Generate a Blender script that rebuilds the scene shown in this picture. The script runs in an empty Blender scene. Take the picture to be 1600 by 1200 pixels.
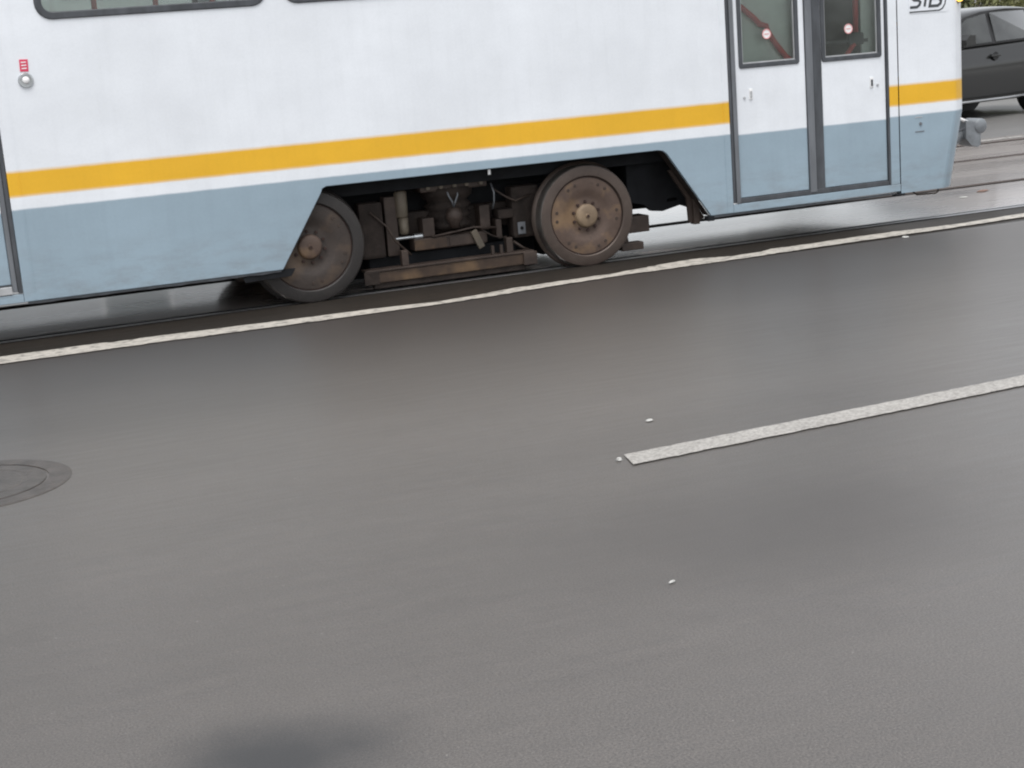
import bpy, bmesh, math, random
from mathutils import Vector, Matrix

random.seed(11)
scene = bpy.context.scene
COL = scene.collection

# ------------------------------------------------------------------ camera
cd = bpy.data.cameras.new('camera')
cam = bpy.data.objects.new('camera', cd)
COL.objects.link(cam)
cd.sensor_width = 36.0
cd.lens = 36.0 * 2450 / 1600
cd.clip_start = 0.05
cd.clip_end = 1500
YAW, PITCH, ROLL = 0.35918, 0.21562, 0.07828
fw = Vector((math.sin(YAW) * math.cos(PITCH), math.cos(YAW) * math.cos(PITCH), -math.sin(PITCH)))
rt = Vector((math.cos(YAW), -math.sin(YAW), 0))
up = rt.cross(fw)
r2 = math.cos(ROLL) * rt - math.sin(ROLL) * up
u2 = math.sin(ROLL) * rt + math.cos(ROLL) * up
cam.matrix_world = Matrix(((r2.x, u2.x, -fw.x, -3.2908), (r2.y, u2.y, -fw.y, -9.4093),
                           (r2.z, u2.z, -fw.z, 1.5015), (0, 0, 0, 1)))
scene.camera = cam

# ------------------------------------------------------------------ sky, sun, exposure
SUN_EL, SUN_AZ = math.radians(70), math.radians(200)   # azimuth measured clockwise from +Y
world = bpy.data.worlds.new('World')
scene.world = world
world.use_nodes = True
wn = world.node_tree
wn.nodes.clear()
sky = wn.nodes.new('ShaderNodeTexSky')
sky.sky_type = 'NISHITA'
sky.sun_disc = False
sky.sun_elevation = SUN_EL
sky.sun_rotation = SUN_AZ
sky.dust_density = 2.0
sky.air_density = 1.0
hs = wn.nodes.new('ShaderNodeHueSaturation')
hs.inputs['Saturation'].default_value = 0.16
bg = wn.nodes.new('ShaderNodeBackground')
bg.inputs['Strength'].default_value = 0.15
wo = wn.nodes.new('ShaderNodeOutputWorld')
wn.links.new(sky.outputs[0], hs.inputs['Color'])
wn.links.new(hs.outputs[0], bg.inputs['Color'])
wn.links.new(bg.outputs[0], wo.inputs['Surface'])

sd = bpy.data.lights.new('sun', 'SUN')
sd.energy = 1.5
sd.angle = math.radians(40)
sd.color = (1.0, 0.98, 0.95)
sun = bpy.data.objects.new('sun', sd)
COL.objects.link(sun)
sdir = Vector((math.sin(SUN_AZ) * math.cos(SUN_EL), math.cos(SUN_AZ) * math.cos(SUN_EL), math.sin(SUN_EL)))
sun.rotation_euler = sdir.to_track_quat('Z', 'Y').to_euler()
sun.location = sdir * 60

scene.view_settings.view_transform = 'Standard'
scene.view_settings.look = 'None'
scene.view_settings.gamma = 1.0
scene.view_settings.use_curve_mapping = False
scene.view_settings.exposure = 0.70
scene.cycles.filter_width = 2.1
scene.cycles.max_bounces = 8

# ------------------------------------------------------------------ materials
def newmat(name):
    m = bpy.data.materials.new(name)
    m.use_nodes = True
    nt = m.node_tree
    b = nt.nodes['Principled BSDF']
    return m, nt, b

def N(nt, t, **kw):
    n = nt.nodes.new(t)
    for k, v in kw.items():
        if k.startswith('i_'):
            key = k[2:].replace('_', ' ')
            n.inputs[key].default_value = v
        else:
            setattr(n, k, v)
    return n

def coords(nt, scale=(1, 1, 1), out='Object'):
    tc = N(nt, 'ShaderNodeTexCoord')
    mp = N(nt, 'ShaderNodeMapping')
    mp.inputs['Scale'].default_value = scale
    nt.links.new(tc.outputs[out], mp.inputs['Vector'])
    return mp.outputs[0]

def noise(nt, vec, scale, detail=4, rough=0.55):
    n = N(nt, 'ShaderNodeTexNoise')
    n.inputs['Scale'].default_value = scale
    n.inputs['Detail'].default_value = detail
    n.inputs['Roughness'].default_value = rough
    nt.links.new(vec, n.inputs['Vector'])
    return n.outputs['Fac']

def ramp(nt, fac, stops, interp='LINEAR'):
    r = N(nt, 'ShaderNodeValToRGB')
    r.color_ramp.interpolation = interp
    while len(r.color_ramp.elements) < len(stops):
        r.color_ramp.elements.new(0.5)
    for e, (p, c) in zip(r.color_ramp.elements, stops):
        e.position = p
        e.color = (c[0], c[1], c[2], 1) if not isinstance(c, (int, float)) else (c, c, c, 1)
    nt.links.new(fac, r.inputs[0])
    return r.outputs[0]

def mix(nt, fac, a, b, mode='MIX'):
    m = N(nt, 'ShaderNodeMix', data_type='RGBA', blend_type=mode)
    for s, v in (('Factor', fac), ('A', a), ('B', b)):
        idx = {'Factor': 0, 'A': 6, 'B': 7}[s]
        if hasattr(v, 'is_linked') or hasattr(v, 'links'):
            nt.links.new(v, m.inputs[idx])
        elif isinstance(v, (int, float)):
            m.inputs[idx].default_value = v if idx == 0 else (v, v, v, 1)
        else:
            m.inputs[idx].default_value = (v[0], v[1], v[2], 1)
    return m.outputs[2]

def math_(nt, op, a, b=0.0, c=None, clamp=False):
    m = N(nt, 'ShaderNodeMath', operation=op)
    m.use_clamp = clamp
    for i, v in enumerate((a, b, c)):
        if v is None:
            continue
        if isinstance(v, (int, float)):
            m.inputs[i].default_value = v
        else:
            nt.links.new(v, m.inputs[i])
    return m.outputs[0]

def bump(nt, b, h, strength, dist):
    n = N(nt, 'ShaderNodeBump')
    n.inputs['Strength'].default_value = strength
    n.inputs['Distance'].default_value = dist
    nt.links.new(h, n.inputs['Height'])
    nt.links.new(n.outputs[0], b.inputs['Normal'])

def simple(name, col, rough=0.5, metal=0.0, var=0.25, scale=6.0, bmp=0.0, spec=0.5, stretch=(1, 1, 1), coat=0.0):
    m, nt, b = newmat(name)
    v = coords(nt, stretch)
    n1 = noise(nt, v, scale, 6, 0.6)
    dark = tuple(c * (1 - var) for c in col)
    lite = tuple(min(1, c * (1 + var)) for c in col)
    nt.links.new(ramp(nt, n1, [(0.3, dark), (0.7, lite)]), b.inputs['Base Color'])
    b.inputs['Roughness'].default_value = rough
    b.inputs['Metallic'].default_value = metal
    b.inputs['Specular IOR Level'].default_value = spec
    b.inputs['Coat Weight'].default_value = coat
    if bmp:
        bump(nt, b, noise(nt, v, scale * 6, 5), bmp, 0.01)
    return m

WHITE = (0.77, 0.80, 0.84)
GREY = (0.285, 0.37, 0.435)
YELL = (0.77, 0.43, 0.025)

def paint(name, stripe=True, grey_top=0.768, rough=0.38):
    """tram livery: bands by height, with dirt, runs and slight waviness"""
    m, nt, b = newmat(name)
    v = coords(nt)
    sep = N(nt, 'ShaderNodeSeparateXYZ')
    nt.links.new(v, sep.inputs[0])
    wob = noise(nt, v, 9, 3)
    z = math_(nt, 'ADD', sep.outputs['Z'], math_(nt, 'MULTIPLY', math_(nt, 'SUBTRACT', wob, 0.5), 0.006))
    zr = math_(nt, 'DIVIDE', z, 3.0)
    if stripe:
        e = 0.0012
        st = [(0.0, GREY), (grey_top / 3 - e, GREY), (grey_top / 3 + e, WHITE), (0.842 / 3 - e, WHITE),
              (0.842 / 3 + e, YELL), (0.984 / 3 - e, YELL), (0.984 / 3 + e, WHITE), (1.0, WHITE)]
    else:
        st = [(0.0, GREY), (grey_top / 3 - 0.001, GREY), (grey_top / 3 + 0.001, WHITE), (1.0, WHITE)]
    base = ramp(nt, zr, st)
    # broad grime, vertical runs, fine dust
    g1 = noise(nt, v, 1.3, 5, 0.6)
    vr = coords(nt, (9, 9, 0.5))
    g2 = noise(nt, vr, 2.0, 4, 0.6)
    g3 = noise(nt, v, 60, 3)
    d1 = ramp(nt, g1, [(0.35, 0.89), (0.65, 1.0)])
    d2 = ramp(nt, g2, [(0.25, 0.965), (0.5, 1.0)])
    d3 = ramp(nt, g3, [(0.3, 0.97), (0.6, 1.0)])
    c = mix(nt, 1.0, base, d1, 'MULTIPLY')
    c = mix(nt, 1.0, c, d2, 'MULTIPLY')
    c = mix(nt, 1.0, c, d3, 'MULTIPLY')
    # road spray: brownish dirt specks and smears on the skirt with a ragged edge
    sp = noise(nt, coords(nt, (1.2, 1.2, 4)), 3.0, 8, 0.7)
    low = math_(nt, 'MULTIPLY', math_(nt, 'SUBTRACT', 0.62, sep.outputs['Z'], clamp=True), 1.4, clamp=True)
    spm = math_(nt, 'MULTIPLY', ramp(nt, sp, [(0.45, 0.0), (0.72, 1.0)]), low)
    c = mix(nt, spm, c, (0.17, 0.165, 0.16))
    # scattered scuffs
    sc = ramp(nt, noise(nt, coords(nt, (5, 5, 22)), 2.2, 6, 0.7), [(0.70, 0.0), (0.76, 1.0)])
    c = mix(nt, math_(nt, 'MULTIPLY', sc, 0.25), c, (0.5, 0.54, 0.56))
    nt.links.new(c, b.inputs['Base Color'])
    rr = ramp(nt, g1, [(0.3, rough + 0.14), (0.7, rough - 0.05)])
    nt.links.new(rr, b.inputs['Roughness'])
    b.inputs['Specular IOR Level'].default_value = 0.4
    bump(nt, b, noise(nt, coords(nt, (1, 1, 1.6)), 2.2, 2), 0.35, 0.012)
    return m

M = {}
M['paint'] = paint('tram_paint')
M['door_paint'] = paint('door_paint', stripe=False, grey_top=0.757)
M['seal'] = simple('rubber_seal', (0.055, 0.06, 0.068), 0.5, var=0.35, scale=14, stretch=(1, 1, 0.3))
M['alu'] = simple('aluminium_frame', (0.16, 0.17, 0.185), 0.45, 0.4, var=0.25, scale=10, stretch=(1, 1, 0.2))
M['alu_light'] = simple('light_aluminium', (0.48, 0.49, 0.5), 0.4, 0.5, var=0.15, scale=10)
M['black'] = simple('black_underside', (0.012, 0.013, 0.015), 0.8, var=0.4, scale=5, spec=0.2)
M['soot'] = simple('sooty_steel', (0.026, 0.0195, 0.0165), 0.75, 0.0, var=0.5, scale=9, bmp=0.4, spec=0.25)
M['interior'] = simple('interior_panel', (0.70, 0.73, 0.70), 0.6, var=0.06, scale=2)
M['int_dark'] = simple('interior_dark', (0.03, 0.035, 0.04), 0.6, var=0.2, scale=3)
M['red'] = simple('red_handrail', (0.6, 0.05, 0.05), 0.35, var=0.12, scale=5)
M['label_red'] = simple('red_label', (0.62, 0.05, 0.11), 0.5, var=0.1, scale=60)
M['sticker_pink'] = simple('faded_red_print', (0.65, 0.3, 0.3), 0.5, var=0.1, scale=60)
M['white_plain'] = simple('white_enamel', (0.8, 0.8, 0.8), 0.4, var=0.04, scale=20)
M['chrome'] = simple('steel_button', (0.5, 0.52, 0.53), 0.3, 0.9, var=0.15, scale=40)
M['logo'] = simple('logo_line', (0.05, 0.055, 0.06), 0.4, var=0.2, scale=40)
M['seat'] = simple('seat_fabric', (0.02, 0.022, 0.028), 0.8, var=0.3, scale=40)
M['coupler'] = simple('coupler_paint', (0.17, 0.185, 0.20), 0.5, var=0.25, scale=12, bmp=0.2)

def wheel_mat(name, a, b_, patch, rough, metal):
    m, nt, b = newmat(name)
    v = coords(nt)
    n1 = noise(nt, v, 8, 8, 0.65)
    n2 = noise(nt, v, 5.0, 3, 0.5)
    c = ramp(nt, n1, [(0.3, a), (0.7, b_)])
    c = mix(nt, ramp(nt, n2, [(0.52, 0.0), (0.68, 1.0)]), c, patch)
    c = mix(nt, ramp(nt, noise(nt, v, 22, 6, 0.7), [(0.6, 0.0), (0.75, 0.7)]), c, (0.02, 0.016, 0.013))
    nt.links.new(c, b.inputs['Base Color'])
    b.inputs['Roughness'].default_value = rough
    b.inputs['Metallic'].default_value = metal
    bump(nt, b, noise(nt, v, 60, 6), 0.35, 0.004)
    return m
M['rust'] = wheel_mat('rusty_wheel_disc', (0.066, 0.043, 0.033), (0.105, 0.07, 0.053), (0.18, 0.115, 0.065), 0.6, 0.1)
M['hub'] = wheel_mat('ochre_hub', (0.14, 0.10, 0.065), (0.22, 0.16, 0.105), (0.26, 0.19, 0.12), 0.6, 0.1)
M['tyre'] = wheel_mat('steel_tyre', (0.058, 0.042, 0.035), (0.09, 0.068, 0.056), (0.07, 0.053, 0.044), 0.5, 0.3)
M['rust_shaded'] = wheel_mat('shaded_wheel_disc', (0.026, 0.019, 0.016), (0.046, 0.033, 0.026), (0.085, 0.056, 0.036), 0.6, 0.0)  # darker copy of the wheel disc, skirt shade put into the colour
M['tyre_shaded'] = wheel_mat('shaded_tyre', (0.016, 0.014, 0.0135), (0.028, 0.024, 0.022), (0.02, 0.017, 0.016), 0.6, 0.0)  # same for the tyre: shade from the skirt painted in
M['tread'] = simple('polished_tread', (0.32, 0.3, 0.28), 0.35, 0.9, var=0.2, scale=20)
M['groove'] = simple('rust_groove', (0.025, 0.012, 0.009), 0.8, var=0.4, scale=30)
M['beam'] = wheel_mat('rusty_beam', (0.032, 0.02, 0.014), (0.072, 0.046, 0.03), (0.13, 0.082, 0.045), 0.6, 0.2)
M['damper'] = wheel_mat('damper_tan', (0.085, 0.072, 0.055), (0.15, 0.125, 0.092), (0.12, 0.095, 0.07), 0.55, 0.1)
M['brown'] = wheel_mat('brown_steel', (0.03, 0.021, 0.017), (0.056, 0.039, 0.031), (0.07, 0.05, 0.04), 0.6, 0.2)

def glass(name, tint=(0.92, 0.96, 0.94), clear=0.97, rough=0.03, ior=1.5):
    m, nt, b = newmat(name)
    nt.nodes.remove(b)
    out = [n for n in nt.nodes if n.type == 'OUTPUT_MATERIAL'][0]
    tr = N(nt, 'ShaderNodeBsdfTransparent')
    tr.inputs[0].default_value = (tint[0] * clear, tint[1] * clear, tint[2] * clear, 1)
    gl = N(nt, 'ShaderNodeBsdfGlossy')
    gl.inputs['Roughness'].default_value = rough
    df = N(nt, 'ShaderNodeBsdfDiffuse')
    df.inputs[0].default_value = (0.3, 0.32, 0.31, 1)
    fr = N(nt, 'ShaderNodeFresnel')
    fr.inputs[0].default_value = ior
    m0 = N(nt, 'ShaderNodeMixShader')
    gr = noise(nt, coords(nt), 5, 6)
    nt.links.new(ramp(nt, gr, [(0.3, 0.06), (0.8, 0.2)]), m0.inputs[0])
    nt.links.new(tr.outputs[0], m0.inputs[1])
    nt.links.new(df.outputs[0], m0.inputs[2])
    m1 = N(nt, 'ShaderNodeMixShader')
    nt.links.new(fr.outputs[0], m1.inputs[0])
    nt.links.new(m0.outputs[0], m1.inputs[1])
    nt.links.new(gl.outputs[0], m1.inputs[2])
    nt.links.new(m1.outputs[0], out.inputs[0])
    return m
M['glass'] = glass('tram_glass')
M['car_glass'] = glass('car_glass', (0.50, 0.56, 0.58), 0.38, 0.03, 1.23)

def emit(name, col, s):
    m, nt, b = newmat(name)
    b.inputs['Base Color'].default_value = (*col, 1)
    b.inputs['Emission Color'].default_value = (*col, 1)
    b.inputs['Emission Strength'].default_value = s
    return m
M['amber'] = emit('amber_lamp', (1.0, 0.62, 0.12), 0.9)
M['tail'] = simple('red_lens', (0.35, 0.02, 0.02), 0.2, var=0.1)

def asphalt(name, dark, lite, rough=(0.36, 0.56), spots=(), streak=1.0, film=(0.45, 0.33), spec=0.5):
    m, nt, b = newmat(name)
    v = coords(nt)
    agg = noise(nt, v, 170, 4, 0.7)                                 # aggregate
    med = noise(nt, v, 9, 6, 0.6)
    big = noise(nt, coords(nt, (0.25, 1.0, 1)), 0.9, 4, 0.55)       # traffic-worn bands
    stk = noise(nt, coords(nt, (1.6, 14.0, 1)), 1.4, 6, 0.65)        # streaks along the lane
    c = ramp(nt, big, [(0.25, dark), (0.75, lite)])
    c = mix(nt, 1.0, c, ramp(nt, stk, [(0.25, 1 - 0.12 * streak), (0.7, 1 + 0.08 * streak)]), 'MULTIPLY')
    c = mix(nt, 1.0, c, ramp(nt, med, [(0.25, 0.94), (0.75, 1.05)]), 'MULTIPLY')
    c = mix(nt, 1.0, c, ramp(nt, agg, [(0.32, 0.35), (0.68, 1.65)]), 'MULTIPLY')
    # pale stone chips in the surface
    chips = ramp(nt, noise(nt, coords(nt, (1, 1.8, 1)), 60, 2, 0.5), [(0.73, 0.0), (0.76, 1.0)])
    c = mix(nt, math_(nt, 'MULTIPLY', chips, 0.5), c, (0.34, 0.33, 0.31))
    r = ramp(nt, stk, [(0.2, rough[0]), (0.8, rough[1])])
    sep = N(nt, 'ShaderNodeSeparateXYZ')
    nt.links.new(v, sep.inputs[0])
    for (x, y, rx, ry_, amt, rd, tint) in spots:                    # dark patches, mostly painted reflections and tram shade
        dx = math_(nt, 'DIVIDE', math_(nt, 'SUBTRACT', sep.outputs['X'], x), rx)
        dy = math_(nt, 'DIVIDE', math_(nt, 'SUBTRACT', sep.outputs['Y'], y), ry_)
        d = math_(nt, 'SQRT', math_(nt, 'ADD', math_(nt, 'MULTIPLY', dx, dx), math_(nt, 'MULTIPLY', dy, dy)))
        d = math_(nt, 'ADD', d, math_(nt, 'MULTIPLY', math_(nt, 'SUBTRACT', noise(nt, v, 2.2 / max(rx, ry_), 4), 0.5), 0.5))
        k = ramp(nt, d, [(0.1, 1.0), (1.0, 0.0)], 'EASE')
        c = mix(nt, math_(nt, 'MULTIPLY', k, amt), c, tint)
        r = mix(nt, math_(nt, 'MULTIPLY', k, amt), r, rd)
    nt.links.new(c, b.inputs['Base Color'])
    nt.links.new(r, b.inputs['Roughness'])
    b.inputs['Specular IOR Level'].default_value = spec
    b.inputs['IOR'].default_value = 1.6
    b.inputs['Coat Weight'].default_value = film[0]
    b.inputs['Coat Roughness'].default_value = film[1]
    b.inputs['Coat IOR'].default_value = 1.5
    bump(nt, b, agg, 0.16, 0.005)
    return m

M['asphalt'] = asphalt('wet_asphalt', (0.068, 0.061, 0.055), (0.092, 0.083, 0.076), spots=[
    (-2.72, -6.22, 0.42, 0.32, 0.9, 0.7, (0.012, 0.013, 0.015)),  # dark window reflection smear, painted onto the road
    (-0.95, -5.42, 1.15, 0.75, 0.65, 0.62, (0.045, 0.04, 0.037)),  # soft reflection on the wet road, painted as a darker colour
    (-2.4, -2.5, 1.2, 0.5, 0.35, 0.5, (0.06, 0.055, 0.05)),  # faint darker patch
    (0.0, -0.75, 7.5, 3.0, 0.95, 0.6, (0.022, 0.016, 0.013)),  # broad brown band: tram's reflection and blocked sky light put into the colour
])
M['asphalt_edge'] = asphalt('dirty_shaded_asphalt_beside_rail', (0.012, 0.010, 0.008), (0.026, 0.021, 0.017), rough=(0.6, 0.8), film=(0.15, 0.10), spec=0.12)  # dirty asphalt, blackened further for the tram's shade and dark underside reflection
M['asphalt_far'] = asphalt('far_asphalt', (0.13, 0.126, 0.122), (0.18, 0.175, 0.17), rough=(0.3, 0.5))

def concrete(name, a, b_, rough, coat=0.0):
    m, nt, b = newmat(name)
    v = coords(nt)
    big = noise(nt, coords(nt, (0.4, 1.6, 1)), 1.2, 5, 0.6)
    fine = noise(nt, v, 45, 5, 0.7)
    stk = noise(nt, coords(nt, (1.0, 16, 1)), 1.5, 6, 0.7)
    c = ramp(nt, big, [(0.3, a), (0.7, b_)])
    c = mix(nt, 1.0, c, ramp(nt, fine, [(0.3, 0.85), (0.7, 1.1)]), 'MULTIPLY')
    c = mix(nt, 1.0, c, ramp(nt, stk, [(0.3, 0.86), (0.65, 1.06)]), 'MULTIPLY')
    nt.links.new(c, b.inputs['Base Color'])
    nt.links.new(ramp(nt, big, [(0.3, rough[0]), (0.7, rough[1])]), b.inputs['Roughness'])
    b.inputs['Specular IOR Level'].default_value = 0.5
    b.inputs['Coat Weight'].default_value = coat
    b.inputs['Coat Roughness'].default_value = 0.10
    bump(nt, b, fine, 0.08, 0.003)
    return m
M['concrete'] = concrete('wet_concrete', (0.25, 0.22, 0.205), (0.32, 0.285, 0.265), (0.22, 0.34), 0.75)
M['concrete_mid'] = concrete('wet_concrete_between_tracks', (0.29, 0.26, 0.243), (0.38, 0.345, 0.322), (0.2, 0.34), 0.8)
M['concrete_far'] = concrete('damp_concrete', (0.32, 0.29, 0.272), (0.42, 0.382, 0.36), (0.2, 0.36), 0.7)
M['paving'] = concrete('pavement_concrete', (0.2, 0.195, 0.185), (0.28, 0.27, 0.26), (0.4, 0.6))
M['kerb'] = concrete('kerb_stone', (0.26, 0.255, 0.245), (0.36, 0.35, 0.33), (0.5, 0.7))
M['soil'] = simple('soil', (0.06, 0.05, 0.035), 0.9, var=0.4, scale=3)
M['steel_rail'] = simple('polished_rail', (0.42, 0.42, 0.43), 0.28, 0.9, var=0.3, scale=3, stretch=(0.6, 20, 1))
M['dull_rail'] = simple('dull_brown_rail', (0.05, 0.036, 0.03), 0.6, 0.0, var=0.4, scale=3, stretch=(0.6, 20, 1))
M['rail_groove'] = simple('wet_groove', (0.006, 0.006, 0.006), 0.7, var=0.3, scale=8, spec=0.2)

def marking(name, hole_scale=26, thresh=(0.36, 0.44), base=(0.44, 0.41, 0.365)):
    m, nt, b = newmat(name)
    v = coords(nt, (1, 1.5, 1))
    n1 = noise(nt, v, hole_scale, 6, 0.7)
    n2 = noise(nt, v, 3, 4)
    c = ramp(nt, n2, [(0.3, tuple(x * 0.85 for x in base)), (0.7, base)])
    c = mix(nt, ramp(nt, n1, [(thresh[0], 1.0), (thresh[1], 0.0)]), c, (0.12, 0.11, 0.10))
    nt.links.new(c, b.inputs['Base Color'])
    b.inputs['Roughness'].default_value = 0.55
    bump(nt, b, noise(nt, v, 70, 4), 0.3, 0.006)
    return m
M['line'] = marking('worn_white_line', 16, (0.36, 0.50))
M['dash'] = marking('lane_dash_paint', 70, (0.28, 0.60), (0.43, 0.415, 0.39))
M['farline'] = marking('far_edge_line', 10, (0.42, 0.55), (0.45, 0.44, 0.42))
M['iron'] = simple('worn_iron', (0.062, 0.055, 0.05), 0.36, 0.0, var=0.35, scale=12, bmp=0.3)
M['iron_rim'] = simple('manhole_rim', (0.068, 0.06, 0.055), 0.38, 0.1, var=0.4, scale=15, bmp=0.3)
M['flake'] = simple('pale_litter', (0.42, 0.42, 0.40), 0.6, var=0.15, scale=50)
M['leaf_litter'] = simple('brown_litter', (0.2, 0.12, 0.09), 0.7, var=0.3, scale=50)

def carpaint():
    m, nt, b = newmat('car_paint')
    b.inputs['Base Color'].default_value = (0.009, 0.0095, 0.009, 1)
    b.inputs['Metallic'].default_value = 0.1
    b.inputs['Roughness'].default_value = 0.32
    b.inputs['Coat Weight'].default_value = 0.7
    b.inputs['Coat Roughness'].default_value = 0.06
    return m
M['car'] = carpaint()
M['car_black'] = simple('car_black_plastic', (0.012, 0.012, 0.013), 0.55, var=0.2)
M['tyre_rubber'] = simple('car_tyre_rubber', (0.012, 0.012, 0.012), 0.7, var=0.2)
M['rim'] = simple('car_rim', (0.3, 0.3, 0.31), 0.35, 0.8, var=0.1)
M['car_trim'] = simple('car_silver_trim', (0.45, 0.46, 0.47), 0.3, 0.8, var=0.08)
M['lens'] = simple('car_lamp_lens', (0.6, 0.62, 0.65), 0.15, 0.3, var=0.1)

def leafmat(name, a, b_):
    m, nt, b = newmat(name)
    v = coords(nt)
    n1 = noise(nt, v, 3.0, 3)
    oi = N(nt, 'ShaderNodeNewGeometry')
    c = ramp(nt, n1, [(0.3, a), (0.7, b_)])
    c = mix(nt, 1.0, c, ramp(nt, oi.outputs['Random Per Island'], [(0, 0.6), (1, 1.35)]), 'MULTIPLY')
    nt.links.new(c, b.inputs['Base Color'])
    b.inputs['Roughness'].default_value = 0.55
    return m
M['leaf'] = leafmat('olive_leaf', (0.05, 0.062, 0.022), (0.095, 0.10, 0.04))
M['leaf2'] = leafmat('yellow_green_leaf', (0.10, 0.115, 0.04), (0.16, 0.155, 0.065))
M['bark'] = simple('bark', (0.07, 0.055, 0.042), 0.85, var=0.35, scale=8, bmp=0.6, stretch=(4, 4, 0.6))

# ------------------------------------------------------------------ mesh helpers
def link(name, me, mat, parent=None, smooth=False):
    o = bpy.data.objects.new(name, me)
    COL.objects.link(o)
    if mat is not None and not me.materials:
        me.materials.append(M[mat])
    if parent is not None:
        o.parent = parent
        base = parent
        # meshes are modelled in the root's frame; keep them there
        if 'offset' in ROOTS.get(parent.name, {}):
            o.location = ROOTS[parent.name]['offset']
    if smooth:
        for p in me.polygons:
            p.use_smooth = True
    return o

ROOTS = {}

def root(name, loc, label, cat, group=None, rotz=0.0, world_frame=True):
    e = bpy.data.objects.new(name, None)
    COL.objects.link(e)
    e.location = loc
    e.rotation_euler = (0, 0, rotz)
    e.empty_display_size = 0.3
    if world_frame:
        ROOTS[e.name] = {'offset': (-loc[0], -loc[1], -loc[2])}
    e['label'] = label
    e['category'] = cat
    if group:
        e['group'] = group
    return e

def tag(o, label, cat, group=None):
    o['label'] = label
    o['category'] = cat
    if group:
        o['group'] = group
    return o

def struct(o, label=None):
    o['kind'] = 'structure'
    if label:
        o['label'] = label
    return o

def mesh_from(name, verts, faces):
    me = bpy.data.meshes.new(name)
    me.from_pydata([tuple(v) for v in verts], [], faces)
    me.update()
    return me

def box_mesh(name, x0, x1, y0, y1, z0, z1, bevel=0.0, rot=None):
    bm = bmesh.new()
    bmesh.ops.create_cube(bm, size=1)
    c = Vector(((x0 + x1) / 2, (y0 + y1) / 2, (z0 + z1) / 2))
    for v in bm.verts:
        v.co = Vector((v.co.x * (x1 - x0), v.co.y * (y1 - y0), v.co.z * (z1 - z0)))
    if bevel:
        bmesh.ops.bevel(bm, geom=bm.edges[:] , offset=bevel, segments=2, affect='EDGES', profile=0.6)
    if rot:
        bmesh.ops.rotate(bm, verts=bm.verts, cent=(0, 0, 0), matrix=Matrix.Rotation(rot[0], 3, rot[1]))
    for v in bm.verts:
        v.co += c
    me = bpy.data.meshes.new(name)
    bm.to_mesh(me)
    bm.free()
    return me

def box(name, x0, x1, y0, y1, z0, z1, mat, parent=None, bevel=0.0, rot=None):
    return link(name, box_mesh(name, x0, x1, y0, y1, z0, z1, bevel, rot), mat, parent)

def lathe_mesh(name, prof, axis='Y', seg=48, center=(0, 0, 0), closed=False):
    """prof: list of (radius, along-axis)"""
    vs, fs = [], []
    n = len(prof)
    for r, a in prof:
        for k in range(seg):
            t = 2 * math.pi * k / seg
            c, s = r * math.cos(t), r * math.sin(t)
            p = {'Y': (c, a, s), 'Z': (c, s, a), 'X': (a, c, s)}[axis]
            vs.append((p[0] + center[0], p[1] + center[1], p[2] + center[2]))
    for i in range(n - 1):
        for k in range(seg):
            k2 = (k + 1) % seg
            fs.append((i * seg + k, i * seg + k2, (i + 1) * seg + k2, (i + 1) * seg + k))
    if prof[0][0] > 1e-5 and not closed:
        fs.append(tuple(range(seg))[::-1])
    if prof[-1][0] > 1e-5 and not closed:
        fs.append(tuple((n - 1) * seg + k for k in range(seg)))
    me = mesh_from(name, vs, fs)
    bm = bmesh.new()
    bm.from_mesh(me)
    bmesh.ops.remove_doubles(bm, verts=bm.verts, dist=1e-5)
    bmesh.ops.recalc_face_normals(bm, faces=bm.faces)
    bm.to_mesh(me)
    bm.free()
    return me

def tube_mesh(name, pts, r, seg=10):
    pts = [Vector(p) for p in pts]
    rs = r if isinstance(r, (list, tuple)) else [r] * len(pts)
    vs, fs = [], []
    for i, p in enumerate(pts):
        d = (pts[min(i + 1, len(pts) - 1)] - pts[max(i - 1, 0)]).normalized()
        a = d.orthogonal().normalized() if i == 0 else (prev - d * prev.dot(d)).normalized()
        prev = a
        b = d.cross(a)
        for k in range(seg):
            t = 2 * math.pi * k / seg
            vs.append(p + rs[i] * (math.cos(t) * a + math.sin(t) * b))
    for i in range(len(pts) - 1):
        for k in range(seg):
            k2 = (k + 1) % seg
            fs.append((i * seg + k, i * seg + k2, (i + 1) * seg + k2, (i + 1) * seg + k))
    fs.append(tuple(range(seg))[::-1])
    fs.append(tuple((len(pts) - 1) * seg + k for k in range(seg)))
    me = mesh_from(name, vs, fs)
    for p in me.polygons:
        p.use_smooth = len(p.vertices) == 4
    return me

def rrect(x0, x1, z0, z1, r, n=6):
    pts = []
    for cx, cz, a0 in ((x1 - r, z1 - r, 0), (x0 + r, z1 - r, 90), (x0 + r, z0 + r, 180), (x1 - r, z0 + r, 270)):
        for k in range(n + 1):
            a = math.radians(a0 + 90 * k / n)
            pts.append((cx + r * math.cos(a), cz + r * math.sin(a)))
    return pts

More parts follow.
